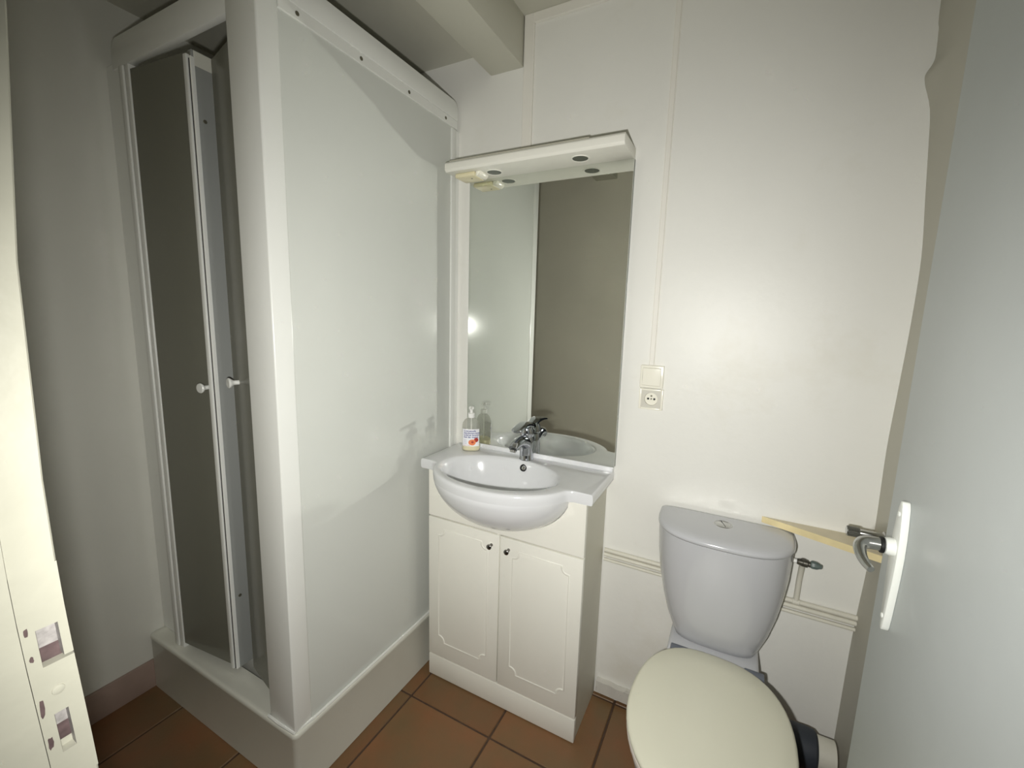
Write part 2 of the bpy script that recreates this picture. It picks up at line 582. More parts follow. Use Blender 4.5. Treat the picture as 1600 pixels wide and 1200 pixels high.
lvp = spline([(1.199, pc, hz), (1.188, pc, hz), (1.177, pc - 0.001, hz - 0.001), (1.1700, pc - 0.008, hz - 0.005), (1.1690, pc - 0.022, hz - 0.012), (1.172, pc - 0.037, hz - 0.018), (1.1765, pc - 0.050, hz - 0.021)], 6)
tube(bm, lvp, [0.0098 if i < 14 else 0.0098 - 0.0048 * (i - 14) / (len(lvp) - 15) for i in range(len(lvp))], 16)
obj('handle_lever', bm, M['chrome_dark'], plate)['label'] = 'curved chrome lever'
bm = B()
lathe(bm, [(0.004, 0), (0.004, 0.0012), (0.0025, 0.002)], (1.2121, pc, 0.906), (-1, 0, 0), 12)
lathe(bm, [(0.004, 0), (0.004, 0.0012), (0.0025, 0.002)], (1.2121, pc, 1.074), (-1, 0, 0), 12)
obj('plate_screw', bm, M['plate'], plate)

# ================================================================== SHOWER CUBICLE
sh = thing('shower_cubicle', 'white corner shower cubicle with smoked pane doors left of the vanity', 'shower', (-0.39, -0.38, 0))
ZT = 0.2047


def rrect(x0, x1, y0, y1, r, z, n=5):
    out = []
    for cx_, cy_, a0 in ((x1 - r, y1 - r, 0), (x0 + r, y1 - r, PI / 2), (x0 + r, y0 + r, PI), (x1 - r, y0 + r, 3 * PI / 2)):
        for k in range(n + 1):
            a = a0 + PI / 2 * k / n
            out.append((cx_ + r * math.cos(a), cy_ + r * math.sin(a), z))
    return out


bm = B()
x0, x1, y0, y1 = XL + 0.001, 0.006, -0.762, -0.001
rings = [rrect(x0, x1, y0, y1, 0.016, 0.001), rrect(x0, x1, y0, y1, 0.016, ZT - 0.016), rrect(x0 - 0.0, x1 + 0.002, y0 - 0.002, y1, 0.016, ZT - 0.012),
         rrect(x0, x1 + 0.001, y0 - 0.001, y1, 0.016, ZT - 0.002), rrect(x0 + 0.004, x1 - 0.003, y0 + 0.003, y1 - 0.003, 0.014, ZT + 0.001),
         rrect(x0 + 0.014, x1 - 0.012, y0 + 0.012, y1 - 0.012, 0.014, ZT), rrect(x0 + 0.05, x1 - 0.085, y0 + 0.075, y1 - 0.05, 0.03, ZT - 0.004),
         rrect(x0 + 0.07, x1 - 0.105, y0 + 0.10, y1 - 0.07, 0.05, ZT - 0.055), rrect(x0 + 0.12, x1 - 0.15, y0 + 0.15, y1 - 0.12, 0.06, ZT - 0.065)]
loft(bm, rings)
tray = obj('shower_tray', bm, M['tray'], sh, angle=0.9)
# a bead of sealant along the rim
bm = B()
tube(bm, [(0.002, -0.03, ZT + 0.003), (0.0025, -0.3, ZT + 0.002), (0.002, -0.70, ZT + 0.003), (-0.004, -0.757, ZT + 0.003), (-0.07, -0.759, ZT + 0.003), (-0.115, -0.757, ZT + 0.003)], 0.0045, 8)
obj('sealant_bead', bm, M['shower'], tray)

# side panel facing the vanity
bm = B()
box(bm, -0.018, -0.003, -0.712, -0.03, ZT, 2.03)
obj('side_panel', bm, M['panel'], sh, smooth=False)
# corner post (L profile)
bm = B()
prism(bm, [(-0.108, -0.7565), (0.0, -0.7565), (0.0, -0.704), (-0.004, -0.702), (-0.022, -0.702), (-0.022, -0.728), (-0.108, -0.728)], 'z', ZT, 2.095, 0.004, 3)
obj('corner_post', bm, M['shower'], sh)
# top side rail: two stepped bands, the upper one rounded at the wall end
bm = B()
arc = [(-0.012 - 0.028 + 0.028 * math.cos(a), 2.105 - 0.028 + 0.028 * math.sin(a)) for a in [PI / 2 * k / 6 for k in range(7)]]
prism(bm, [(-0.704, 2.044), (-0.012, 2.044)] + arc + [(-0.704, 2.105)], 'x', -0.03, 0.004, 0.003, 2)
rail = obj('top_rail', bm, M['shower'], sh)
bm = B()
prism(bm, [(-0.704, 2.016), (-0.013, 2.016), (-0.012, 2.0435), (-0.704, 2.0435)], 'x', -0.025, 0.001, 0.001, 1)
obj('rail_flange', bm, M['shower'], rail)
for y in (-0.656, -0.464, -0.272, -0.083):
    bm = B()
    lathe(bm, [(0.0052, 0), (0.0052, 0.0008), (0.0036, 0.0016), (0.001, 0.0008)], (0.001, y, 2.029), (1, 0, 0), 14)
    obj('screw', bm, M['screw'], rail)
# wall profile at the back
bm = B()
box(bm, -0.02, 0.003, -0.048, -0.020, ZT, 2.012, 0.003, 2)
wp = obj('wall_profile', bm, M['shower'], sh)
bm = B()
box(bm, -0.015, 0.0005, -0.019, 0.0, ZT, 2.012, 0.001, 1)
obj('profile_cover', bm, M['shower'], wp)
# header over the doors, its left end rounded
bm = B()
r = 0.03
arc = [(-0.700 + r + r * math.cos(a), 2.102 - r + r * math.sin(a)) for a in [PI / 2 + PI / 2 * k / 6 for k in range(7)]]
prism(bm, [(-0.105, 2.022), (-0.105, 2.102)] + arc + [(-0.700, 2.022)], 'y', -0.736, -0.718, 0.003, 2)
obj('header_rail', bm, M['shower'], sh)
# hinge side: recessed filler against the wall and hinge profile
bm = B()
box(bm, XL, -0.652, -0.716, -0.690, ZT, 2.06, 0.002, 1)
obj('filler_panel', bm, M['shower'], sh)
bm = B()
box(bm, -0.652, -0.628, -0.742, -0.70, ZT, 2.0215, 0.004, 2)
hp = obj('hinge_profile', bm, M['shower'], sh)
bm = B()
box(bm, -0.6275, -0.604, -0.738, -0.705, ZT, 2.0215, 0.003, 2)
obj('hinge_strip', bm, M['shower'], hp)


def rot_pts(bm, org, ang):
    bmesh.ops.rotate(bm, cent=org, matrix=Matrix.Rotation(ang, 3, 'Z'), verts=bm.verts)


def knob_prof():
    return [(0.0065, 0.0), (0.0065, 0.009), (0.0068, 0.013), (0.0105, 0.018), (0.0138, 0.0215), (0.0145, 0.0245), (0.013, 0.0270), (0.008, 0.0275), (0.001, 0.0270)]


# left leaf, swung a little inwards
H1 = (-0.604, -0.730, 0)
A1 = math.radians(6)
bm = B()
box(bm, -0.604, -0.351, -0.734, -0.728, 0.222, 2.008, 0.001, 1)
rot_pts(bm, H1, A1)
lf = obj('door_leaf', bm, M['pane'], sh)
lf['label'] = 'left smoked pane door'
bm = B()
box(bm, -0.368, -0.354, -0.742, -0.728, 0.218, 2.000, 0.002, 2)
box(bm, -0.3475, -0.3425, -0.739, -0.728, 0.218, 1.994, 0.001, 1)
rot_pts(bm, H1, A1)
obj('edge_stile', bm, M['shower'], lf)
bm = B()
box(bm, -0.3538, -0.3477, -0.737, -0.728, 0.218, 1.990)
rot_pts(bm, H1, A1)
obj('magnetic_seal', bm, M['seal'], lf, smooth=False)
# return of the stile, running into the shower
ex, ey = -0.604 + 0.259 * math.cos(A1), -0.730 + 0.259 * math.sin(A1)
bm = B()
box(bm, ex - 0.016, ex, ey - 0.004, ey + 0.047, 0.215, 2.012, 0.001, 1)
ret = obj('stile_return', bm, M['gray'], lf)
bm = B()
box(bm, ex - 0.012, ex + 0.0012, ey + 0.001, ey + 0.046, 1.975, 2.011, 0.0008, 1)
obj('end_cap', bm, M['tray'], lf)
bm = B()
box(bm, ex - 0.004, ex + 0.0025, ey + 0.047, ey + 0.0495, 0.215, 1.965, 0.0008, 1)
obj('return_edge', bm, M['plate'], lf)
for z in (1.845, 0.46):
    bm = B()
    lathe(bm, [(0.005, 0), (0.005, 0.001), (0.002, 0.0018)], (ex, ey + 0.018, z), (1, 0, 0), 12)
    obj('screw', bm, M['screw'], lf)
nrm = Vector((math.sin(A1), -math.cos(A1), 0))
kp = Vector((-0.604 + 0.226 * math.cos(A1), -0.734 + 0.226 * math.sin(A1), 1.126))
bm = B()
lathe(bm, knob_prof(), kp, nrm, 24)
obj('knob', bm, M['shower'], lf)
# right leaf, hinged at the corner post
H2 = (-0.108, -0.726, 0)
A2 = math.radians(-13)
bm = B()
box(bm, -0.302, -0.108, -0.730, -0.724, 0.226, 1.985, 0.001, 1)
rot_pts(bm, H2, A2)
rf = obj('door_leaf', bm, M['pane'], sh)
rf['label'] = 'right smoked pane door, slightly ajar'
bm = B()
box(bm, -0.116, -0.108, -0.735, -0.722, 0.224, 1.99, 0.002, 1)
obj('hinge_strip', bm, M['shower'], rf)
nrm = Vector((-math.sin(-A2), -math.cos(A2), 0))
dv = Vector((-math.cos(A2), math.sin(-A2), 0))
kp = Vector((-0.108, -0.726, 1.150)) + dv * 0.150 + nrm * 0.004
bm = B()
lathe(bm, knob_prof(), kp, nrm, 24)
obj('knob', bm, M['shower'], rf)

# ================================================================== VANITY CABINET
X0, X1, YC = 0.0442, 0.6246, -0.2339
van = thing('vanity_cabinet', 'white two door vanity cabinet under the washbasin', 'cabinet', (0.334, -0.12, 0))
bm = B()
box(bm, X0 + 0.002, X0 + 0.018, YC + 0.022, -0.004, 0.0, 0.811, 0.001, 1)
box(bm, X0 + 0.018, X1 - 0.018, YC + 0.022, -0.004, 0.088, 0.104)
box(bm, X0 + 0.018, X1 - 0.018, -0.010, -0.004, 0.104, 0.60)
box(bm, X0 + 0.018, X1 - 0.018, YC + 0.060, YC + 0.072, 0.0, 0.088)
obj('carcass', bm, M['cab_side'], van, smooth=False)
bm = B()
box(bm, X1 - 0.018, X1 - 0.002, YC + 0.022, -0.004, 0.0, 0.811, 0.001, 1)
obj('side_panel', bm, M['cab_side'], van, smooth=False)
# basin bowl numbers, used by the fascia's cut-out too
BX, BY, BA, BB, BD, BZ = 0.3260, -0.200, 0.251, 0.188, 0.168, 0.835
# fascia with the cut-out for the bowl
bm = B()
s_ = math.sqrt(max(0, 1 - ((YC - 0.001 - BY) / BB) ** 2))
ea, ed = BA * s_ + 0.002, BD * s_ + 0.002
top = 0.812
pts = [(X0, 0.6430), (X1, 0.6430), (X1, top)]
arc = []
for k in range(25):
    a = PI * k / 24
    arc.append((BX + ea * math.cos(a), BZ - ed * math.sin(a)))
arc = [p for p in arc if p[1] < top - 0.001]
pts += [(arc[0][0], top)] + arc + [(arc[-1][0], top), (X0, top)]
prism(bm, pts, 'y', YC, YC + 0.018, 0.0015, 1)
obj('fascia', bm, M['cab'], van)
# plinth
bm = B()
box(bm, X0, X1, YC, YC + 0.018, 0.002, 0.0866, 0.0025, 2)
obj('plinth', bm, M['cab'], van)


def door_outline(x0, x1, z0, z1, r, n=6):
    """closed loop, counter-clockwise, corners scooped concave"""
    P = []

    def scoop(cx_, cz_, a0, a1):
        for k in range(n + 1):
            a = a0 + (a1 - a0) * k / n
            P.append((cx_ + r * math.cos(a), cz_ + r * math.sin(a)))
    s = 0.005
    # bottom edge left -> right
    P.append((x0 + r + s, z0))
    P.append((x1 - r - s, z0))
    P.append((x1 - r - s, z0 + s)) ; scoop(x1 - s, z0 + s, PI, PI / 2)
    P.append((x1, z0 + r + s))
    P.append((x1, z1 - r - s))
    P.append((x1 - s, z1 - r - s)); scoop(x1 - s, z1 - s, 3 * PI / 2, PI)
    P.append((x1 - r - s, z1))
    P.append((x0 + r + s, z1))
    P.append((x0 + r + s, z1 - s)); scoop(x0 + s, z1 - s, 2 * PI, 3 * PI / 2)
    P.append((x0, z1 - r - s))
    P.append((x0, z0 + r + s))
    P.append((x0 + s, z0 + r + s)); scoop(x0 + s, z0 + s, PI / 2, 0)
    out = [P[0]]
    for p in P[1:]:
        if math.hypot(p[0] - out[-1][0], p[1] - out[-1][1]) > 1e-4:
            out.append(p)
    return out


def cabinet_door(x0, x1, kx, px0, px1):
    z0, z1 = 0.0905, 0.6380
    bm = B()
    box(bm, x0, x1, YC, YC + 0.018, z0, z1, 0.0018, 2)
    d = obj('door', bm, M['cab'], van)
    loop = door_outline(px0, px1, 0.152, 0.600, 0.020)
    bm = B()
    n = len(loop)
    rings = []
    C = ((px0 + px1) / 2, 0.376)
    # half-round bead following the outline
    for i in range(n):
        p, q, s = Vector(loop[i - 1]), Vector(loop[i]), Vector(loop[(i + 1) % n])
        t = ((q - p).normalized() + (s - q).normalized())
        t = t.normalized() if t.length > 1e-6 else (s - q).normalized()
        nn = Vector((-t.y, t.x))
        ring = []
        for u, hgt in ((-0.0042, 0.0004), (-0.003, -0.0016), (0.0, -0.0024), (0.0028, -0.0012), (0.0042, 0.0004)):
            ring.append(bm.verts.new((q.x + nn.x * u, YC + hgt, q.y + nn.y * u)))
        rings.append(ring)
    for i in range(n):
        a, b = rings[i], rings[(i + 1) % n]
        for k in range(4):
            bm.faces.new((a[k], b[k], b[k + 1], a[k + 1]))
    obj('moulding', bm, M['cab'], d, recalc=True, angle=1.2)
    bm = B()
    lathe(bm, [(0.0055, 0), (0.0050, 0.002), (0.0042, 0.006), (0.0042, 0.010), (0.0068, 0.013), (0.0088, 0.016), (0.0088, 0.019), (0.006, 0.0215), (0.001, 0.0222)], (kx, YC, 0.5985), (0, -1, 0), 20)
    obj('knob', bm, M['knob'], d)


cabinet_door(X0, 0.3360, 0.3065, X0 + 0.044, 0.292)
cabinet_door(0.3398, X1, 0.3715, 0.385, X1 - 0.042)

# ================================================================== WASHBASIN
wb = thing('washbasin', 'white ceramic washbasin with round bowl front on the vanity', 'washbasin', (BX, BY, 0.65))
ZB = 0.85
XA, XB_, YW = 0.0155, 0.6440, -0.2415
NPH = 120


def smax(a, b, k):
    h = max(0.0, min(1.0, 0.5 + 0.5 * (a - b) / k))
    return b * (1 - h) + a * h + k * h * (1 - h)


def r_rect(c, s):
    r = 9.0
    if c > 1e-6:
        r = min(r, (XB_ - BX) / c)
    if c < -1e-6:
        r = min(r, (XA - BX) / c)
    if s > 1e-6:
        r = min(r, (-0.002 - BY) / s)
    if s < -1e-6:
        r = min(r, (YW - BY) / s)
    return r


def r_ell(c, s, a, b):
    return 1 / math.sqrt((c / a) ** 2 + (s / b) ** 2)


# angles: even ones plus the exact corner directions
angs = [2 * PI * k / NPH for k in range(NPH)]
for cxx, cyy in ((XA, YW), (XB_, YW), (XA, -0.002), (XB_, -0.002)):
    a = math.atan2(cyy - BY, cxx - BX) % (2 * PI)
    k = min(range(len(angs)), key=lambda q: abs(angs[q] - a))
    angs[k] = a
    angs += [a - 0.02, a + 0.02]
angs = sorted(a % (2 * PI) for a in angs)


def outline(a, off=0.0):
    c, s = math.cos(a), math.sin(a)
    rr = r_rect(c, s)
    re = r_ell(c, s, BA, BB)
    r = smax(rr, re, 0.030) if s < 0.02 else rr
    if s >= 0.02:
        r = rr
    return r - off


IX, IY, IA, IB = 0.3110, -0.2115, 0.2090, 0.1420


def ring_out(off, z):
    return [(BX + outline(a, off) * math.cos(a), BY + outline(a, off) * math.sin(a), z) for a in angs]


def ring_in(f, z, dx=0.0, dy=0.0):
    return [(IX + dx + IA * f * math.cos(a), IY + dy + IB * f * math.sin(a), z) for a in angs]


bm = B()
rings = []
# underside bowl (half ellipsoid), from the bottom up
ZL = 0.8150


def r_o(a):
    return r_ell(math.cos(a), math.sin(a), BA, BB)


def deckness(a):
    return max(0.0, min(1.0, (outline(a) - r_o(a)) / 0.02)) if math.sin(a) < 0 else 1.0


def bowl_ring(q):
    out = []
    for a in angs:
        r = min(r_o(a) * math.cos(q), outline(a, 0.001))
        out.append((BX + r * math.cos(a), BY + r * math.sin(a) * (1.0 if math.sin(a) < 0 else 0.72), BZ - BD * math.sin(q)))
    return out


q0 = math.asin((BZ - ZL) / BD)
for k in range(13):
    rings.append(bowl_ring(math.radians(88) + (q0 - math.radians(88)) * (k / 12) ** 0.9))


def ring_edge(off_deck, off_front, z):
    out = []
    for a in angs:
        d = deckness(a)
        r = outline(a, off_deck * d + off_front * (1 - d))
        out.append((BX + r * math.cos(a), BY + r * math.sin(a), z))
    return out


rings += [ring_edge(0.004, 0.0016, ZL + 0.0004), ring_edge(0.0008, 0.0013, ZL + 0.004), ring_edge(0.0, 0.0006, 0.828), ring_edge(0.0, 0.0004, 0.836), ring_edge(0.0006, 0.0012, 0.8435), ring_edge(0.003, 0.0045, 0.8487), ring_edge(0.007, 0.0095, ZB)]
# deck to inner rim
o1, i1 = ring_edge(0.007, 0.0095, ZB), ring_in(1.045, ZB)
rings.append([tuple(Vector(p) * 0.55 + Vector(q) * 0.45) for p, q in zip(o1, i1)])
rings += [ring_in(1.04, ZB), ring_in(1.02, 0.8492), ring_in(0.998, 0.846), ring_in(0.97, 0.838), ring_in(0.93, 0.815), ring_in(0.86, 0.785), ring_in(0.74, 0.752, 0.004, 0.004), ring_in(0.56, 0.728, 0.008, 0.006), ring_in(0.35, 0.714, 0.012, 0.01), ring_in(0.14, 0.708, 0.014, 0.012)]
loft(bm, rings)
basin = obj('basin', bm, M['ceramic'], wb, angle=1.1)
bm = B()
box(bm, XA + 0.028, XB_ - 0.001, -0.0205, -0.002, ZB - 0.002, 0.8665, 0.003, 2)
obj('upstand', bm, M['ceramic'], wb)
# overflow: black ring, chrome centre
on = Vector((0.05, -0.85, 0.45)).normalized()
oc = Vector((0.3415, -0.0795, 0.8265))
bm = B()
lathe(bm, [(0.0128, -0.004), (0.0128, 0.0015), (0.0095, 0.0028), (0.0078, 0.001), (0.0078, -0.004)], oc, on, 24)
ov = obj('overflow_ring', bm, M['dark'], wb)
bm = B()
lathe(bm, [(0.0076, -0.004), (0.0076, 0.0), (0.004, 0.001), (0.001, 0.001)], oc, on, 20)
obj('overflow_cap', bm, M['chrome_dark'], ov)
bm = B()
lathe(bm, [(0.03, 0), (0.03, 0.003), (0.024, 0.004), (0.022, 0.002), (0.001, 0.0015)], (0.331, -0.190, 0.7075), (0, 0, 1), 24)
obj('drain', bm, M['chrome'], wb)

# ================================================================== FAUCET
FX, FY = 0.3370, -0.0480
fa = thing('mixer_tap', 'chrome single lever mixer tap standing on the washbasin', 'tap', (FX, FY, ZB))
bm = B()
lathe(bm, [(0.0262, 0.0), (0.0262, 0.003), (0.0250, 0.005), (0.0250, 0.03), (0.0250, 0.06), (0.0235, 0.078), (0.021, 0.085)], (FX, FY, ZB), (0, 0.0, 1), 32)
body = obj('body', bm, M['chrome'], fa)
bm = B()
sp_pts = spline([(FX, FY + 0.006, ZB + 0.052), (FX, FY - 0.020, ZB + 0.068), (FX - 0.001, FY - 0.050, ZB + 0.077), (FX - 0.002, FY - 0.080, ZB + 0.074), (FX - 0.003, FY - 0.104, ZB + 0.063)], 5)
n = len(sp_pts)
rings = []
for i, p in enumerate(sp_pts):
    t = (sp_pts[min(i + 1, n - 1)] - sp_pts[max(0, i - 1)]).normalized()
    s = Vector((1, 0, 0))
    u = t.cross(s).normalized()
    f = i / (n - 1)
    wx, wz = 0.0235 - 0.0085 * f, 0.026 - 0.0125 * f
    rings.append([p + s * wx * math.cos(a) + u * wz * math.sin(a) for a in [2 * PI * k / 18 for k in range(18)]])
loft(bm, rings)
spt = obj('spout', bm, M['chrome'], fa)
bm = B()
lathe(bm, [(0.0105, 0), (0.0105, 0.007), (0.008, 0.0075), (0.001, 0.006)], (FX - 0.003, FY - 0.100, ZB + 0.057), (0, -0.45, -0.89), 18)
obj('aerator', bm, M['chrome_dark'], spt)
bm = B()
lathe(bm, [(0.0195, 0), (0.0240, 0.002), (0.0255, 0.012), (0.0235, 0.026), (0.019, 0.036), (0.010, 0.041), (0.001, 0.042)], (FX, FY + 0.001, ZB + 0.084), (0, -0.16, 0.98), 28)
obj('cartridge_cap', bm, M['chrome'], fa)
bm = B()
lv = spline([(FX, FY + 0.020, ZB + 0.118), (FX, FY - 0.008, ZB + 0.129), (FX, FY - 0.036, ZB + 0.131), (FX, FY - 0.068, ZB + 0.127), (FX, FY - 0.092, ZB + 0.120)], 4)
rings = []
n = len(lv)
for i, p in enumerate(lv):
    t = (lv[min(i + 1, n - 1)] - lv[max(0, i - 1)]).normalized()
    s = Vector((1, 0, 0))
    u = t.cross(s).normalized()
    f = i / (n - 1)
    wx = 0.018 + 0.003 * math.sin(PI * f) - (0.009 if f > 0.97 else 0)
    wz = 0.012 - 0.0075 * f
    rings.append([p + s * wx * math.copysign(abs(math.cos(a)) ** 0.7, math.cos(a)) + u * wz * math.copysign(abs(math.sin(a)) ** 0.7, math.sin(a)) for a in [2 * PI * k / 16 for k in range(16)]])
loft(bm, rings)
obj('lever', bm, M['chrome'], fa)

# ================================================================== SOAP BOTTLE
SX, SY = 0.1120, -0.0660
so = thing('soap_dispenser', 'clear pump bottle of creamy hand soap with peach label on the washbasin', 'soap bottle', (SX, SY, ZB))
ea_, eb_ = 0.0345, 0.024
SR = math.radians(28)


def oval(f, z, pw=0.85):
    out = []
    for k in range(40):
        a = 2 * PI * k / 40
        x = ea_ * f * math.copysign(abs(math.cos(a)) ** pw, math.cos(a))
        y = eb_ * f * math.copysign(abs(math.sin(a)) ** pw, math.sin(a))
        out.append((SX + x * math.cos(SR) - y * math.sin(SR), SY + x * math.sin(SR) + y * math.cos(SR), ZB + z))
    return out


bm = B()
loft(bm, [oval(0.90, 0.0005), oval(0.98, 0.003), oval(1.0, 0.008), oval(0.99, 0.05), oval(1.0, 0.085), oval(0.99, 0.095), oval(0.92, 0.106), oval(0.75, 0.116), oval(0.50, 0.1225), oval(0.36, 0.125), oval(0.33, 0.128)])
bot = obj('bottle', bm, M['bottle'], so, angle=1.2)
bm = B()
loft(bm, [oval(0.86, 0.0025), oval(0.94, 0.005), oval(0.955, 0.01), oval(0.95, 0.0262)])
obj('soap', bm, M['soap'], bot, angle=1.2)


def on_bottle(s, z, f=1.006):
    """point on the bottle's front at arc parameter s (metres sideways) and height z"""
    q = max(-0.98, min(0.98, s / ea_))
    a = -PI / 2 + math.asin(q)
    x = ea_ * f * math.copysign(abs(math.cos(a)) ** 0.85, math.cos(a))
    y = eb_ * f * math.copysign(abs(math.sin(a)) ** 0.85, math.sin(a))
    return (SX + x * math.cos(SR) - y * math.sin(SR), SY + x * math.sin(SR) + y * math.cos(SR), ZB + z)


def patch(poly, f, m, parent, name):
    bm = B()
    c = (sum(p[0] for p in poly) / len(poly), sum(p[1] for p in poly) / len(poly))
    rings_ = [[bm.verts.new(on_bottle(c[0] + (p[0] - c[0]) * q, c[1] + (p[1] - c[1]) * q, f)) for p in poly] for q in (1, 0.66, 0.33)]
    cv = bm.verts.new(on_bottle(c[0], c[1], f))
    n = len(poly)
    for a, b in zip(rings_, rings_[1:]):
        for k in range(n):
            bm.faces.new((a[k], a[(k + 1) % n], b[(k + 1) % n], b[k]))
    for k in range(n):
        bm.faces.new((rings_[-1][k], rings_[-1][(k + 1) % n], cv))
    return obj(name, bm, m, parent, smooth=False)


bm = B()
cols = []
for k in range(21):
    s = -0.030 + 0.060 * k / 20
    cols.append([bm.verts.new(on_bottle(s, z, 1.012)) for z in (0.021, 0.045, 0.065, 0.0865)])
for a, b in zip(cols, cols[1:]):
    for i in range(3):
        bm.faces.new((a[i], b[i], b[i + 1], a[i + 1]))
lab = obj('label', bm, M['label'], bot, recalc=True)
lab['label'] = 'white label with blue lettering and a peach'


def text_on_label(body_, s0, z0, size, m, name):
    c = bpy.data.curves.new('txt', 'FONT')
    c.body = body_
    c.size = size
    c.offset = 0.00022
    t = bpy.data.objects.new('txt', c)
    COL.objects.link(t)
    dg = bpy.context.evaluated_depsgraph_get()
    me = bpy.data.meshes.new_from_object(t.evaluated_get(dg))
    bpy.data.objects.remove(t)
    bm = B()
    bm.from_mesh(me)
    bpy.data.meshes.remove(me)
    for v in bm.verts:
        v.co = Vector(on_bottle(s0 + v.co.x, z0 + v.co.y, 1.022))
    return obj(name, bm, m, bot, smooth=False)


for k, tx in enumerate(('Cremeseife', 'Handwascreme', 'Crème lavante', 'Gel de manos')):
    text_on_label(tx, -0.0235, 0.0765 - 0.0078 * k, 0.0088, M['ink'], 'lettering')
for k in range(3):
    patch([(-0.0235, 0.0435 - 0.006 * k), (-0.0125, 0.0435 - 0.006 * k), (-0.0125, 0.0445 - 0.006 * k), (-0.0235, 0.0445 - 0.006 * k)], 1.02, M['ink'], bot, 'lettering')
patch([(-0.0235, 0.0235), (-0.001, 0.0235), (-0.001, 0.0248), (-0.0235, 0.0248)], 1.02, M['ink_red'], bot, 'lettering')
circ = lambda cx_, cz_, r: [(cx_ + r * math.cos(2 * PI * k / 16), cz_ + r * math.sin(2 * PI * k / 16)) for k in range(16)]
patch(circ(0.0185, 0.045, 0.0085), 1.02, M['peach_red'], bot, 'fruit_print')
patch(circ(0.0055, 0.036, 0.0115), 1.026, M['peach'], bot, 'fruit_print')
patch(circ(0.0055, 0.037, 0.0042), 1.032, M['peach_red'], bot, 'fruit_print')
bm = B()
lathe(bm, [(0.0122, 0.1265), (0.0128, 0.128), (0.0128, 0.142), (0.0115, 0.1435), (0.006, 0.1445), (0.0052, 0.147), (0.0052, 0.156), (0.0095, 0.158), (0.0095, 0.165), (0.0075, 0.168), (0.001, 0.1685)], (SX, SY, ZB), (0, 0, 1), 22)
pm = obj('pump', bm, M['pump'], so)
bm = B()
tube(bm, [(SX, SY, ZB + 0.163), (SX + 0.008, SY - 0.014, ZB + 0.163), (SX + 0.013, SY - 0.024, ZB + 0.160)], [0.0052, 0.0046, 0.0038], 12)
obj('nozzle', bm, M['pump'], pm)
bm = B()
tube(bm, [(SX, SY, ZB + 0.126), (SX, SY, ZB + 0.012)], 0.0022, 8)
obj('dip_tube', bm, M['pump'], pm)

# ================================================================== MIRROR WITH LIT SHELF
mi = thing('wall_mirror', 'tall wall mirror with white light canopy above the washbasin', 'mirror', (0.355, -0.01, 0.868))
bm = B()
box(bm, 0.0632, 0.6459, -0.0165, -0.001, 0.8675, 1.832)
obj('backing_board', bm, M['edge'], mi, smooth=False)
bm = B()
box(bm, 0.0628, 0.6463, -0.0205, -0.0165, 0.8670, 1.832)
gl = obj('mirror_glass', bm, M['mirror'], mi, smooth=False)
bm = B()
prism(bm, [(-0.001, 1.8315), (-0.132, 1.8315), (-0.1384, 1.838), (-0.1384, 1.857), (-0.133, 1.8635), (-0.001, 1.8635)], 'x', 0.0375, 0.6450, 0.0012, 2)
can = obj('light_canopy', bm, M['cab'], mi)
bm = B()
box(bm, 0.0400, 0.535, -0.118, -0.012, 1.8637, 1.874, 0.002, 1)
obj('canopy_cover', bm, M['cab_side'], can)
for lx, ly in ((0.1930, -0.0710), (0.4975, -0.0790)):
    bm = B()
    lathe(bm, [(0.0285, 0.0), (0.0282, 0.0015), (0.0262, 0.0020), (0.0242, 0.0010), (0.0235, -0.004)], (lx, ly, 1.8316), (0, 0, -1), 32, cap0=False, cap1=False)
    sl = obj('downlight', bm, M['cab'], can)
    bm = B()
    lathe(bm, [(0.024, 0.0), (0.0235, 0.0008), (0.012, 0.0014), (0.001, 0.0016)], (lx, ly, 1.8316), (0, 0, -1), 28)
    obj('lamp_lens', bm, M['lens'], can)
bm = B()
box(bm, 0.060, 0.140, -0.112, -0.044, 1.8165, 1.8316, 0.006, 3)
sb = obj('socket_box', bm, M['beige'], can)
sb['label'] = 'yellowed shaver socket box'
bm = B()
prism(bm, [(0.141, 1.8316), (0.141, 1.817), (0.149, 1.818), (0.156, 1.824), (0.160, 1.8316)], 'y', -0.106, -0.050, 0.002, 2)
obj('socket_switch', bm, M['switch'], can)
bm = B()
lathe(bm, [(0.003, 0), (0.003, 0.0006), (0.001, 0.0008)], (0.114, -0.086, 1.8165), (0, 0, -1), 10)
obj('socket_hole', bm, M['dark'], can)

# ================================================================== SWITCH, SOCKET, TRUNKING
sw = thing('light_switch', 'square cream rocker switch on the wall, right of mirror', 'switch', (0.743, 0, 1.178))
bm = B()
box(bm, 0.7075, 0.7785, -0.012, 0.0, 1.1430, 1.2150, 0.003, 3)
obj('plate', bm, M['switch'], sw)
bm = B()
prism(bm, [(-0.011, 1.1495), (-0.0155, 1.152), (-0.0135, 1.179), (-0.017, 1.205), (-0.011, 1.2085)], 'x', 0.7150, 0.7710, 0.0015, 2)
obj('rocker', bm, M['switch'], sw)
so2 = thing('wall_socket', 'cream wall socket with round recess and pin holes, below switch', 'socket', (0.745, 0, 1.11))
bm = B()
cx_, cz_ = 0.7455, 1.1080
# plate with a square opening
for q in ((0.7090, 0.7155, 1.0745, 1.1410), (0.7755, 0.7815, 1.0745, 1.1410), (0.7155, 0.7755, 1.0745, 1.0805), (0.7155, 0.7755, 1.1350, 1.1410)):
    box(bm, q[0], q[1], -0.012, 0.0, q[2], q[3], 0.0015, 2)
obj('plate', bm, M['switch'], so2)
bm = B()
# insert with round well
t_ang = [2 * PI * k / 32 for k in range(32)]


def sq(a, hw):
    c, s = math.cos(a), math.sin(a)
    f = hw / max(abs(c), abs(s))
    return c * f, s * f


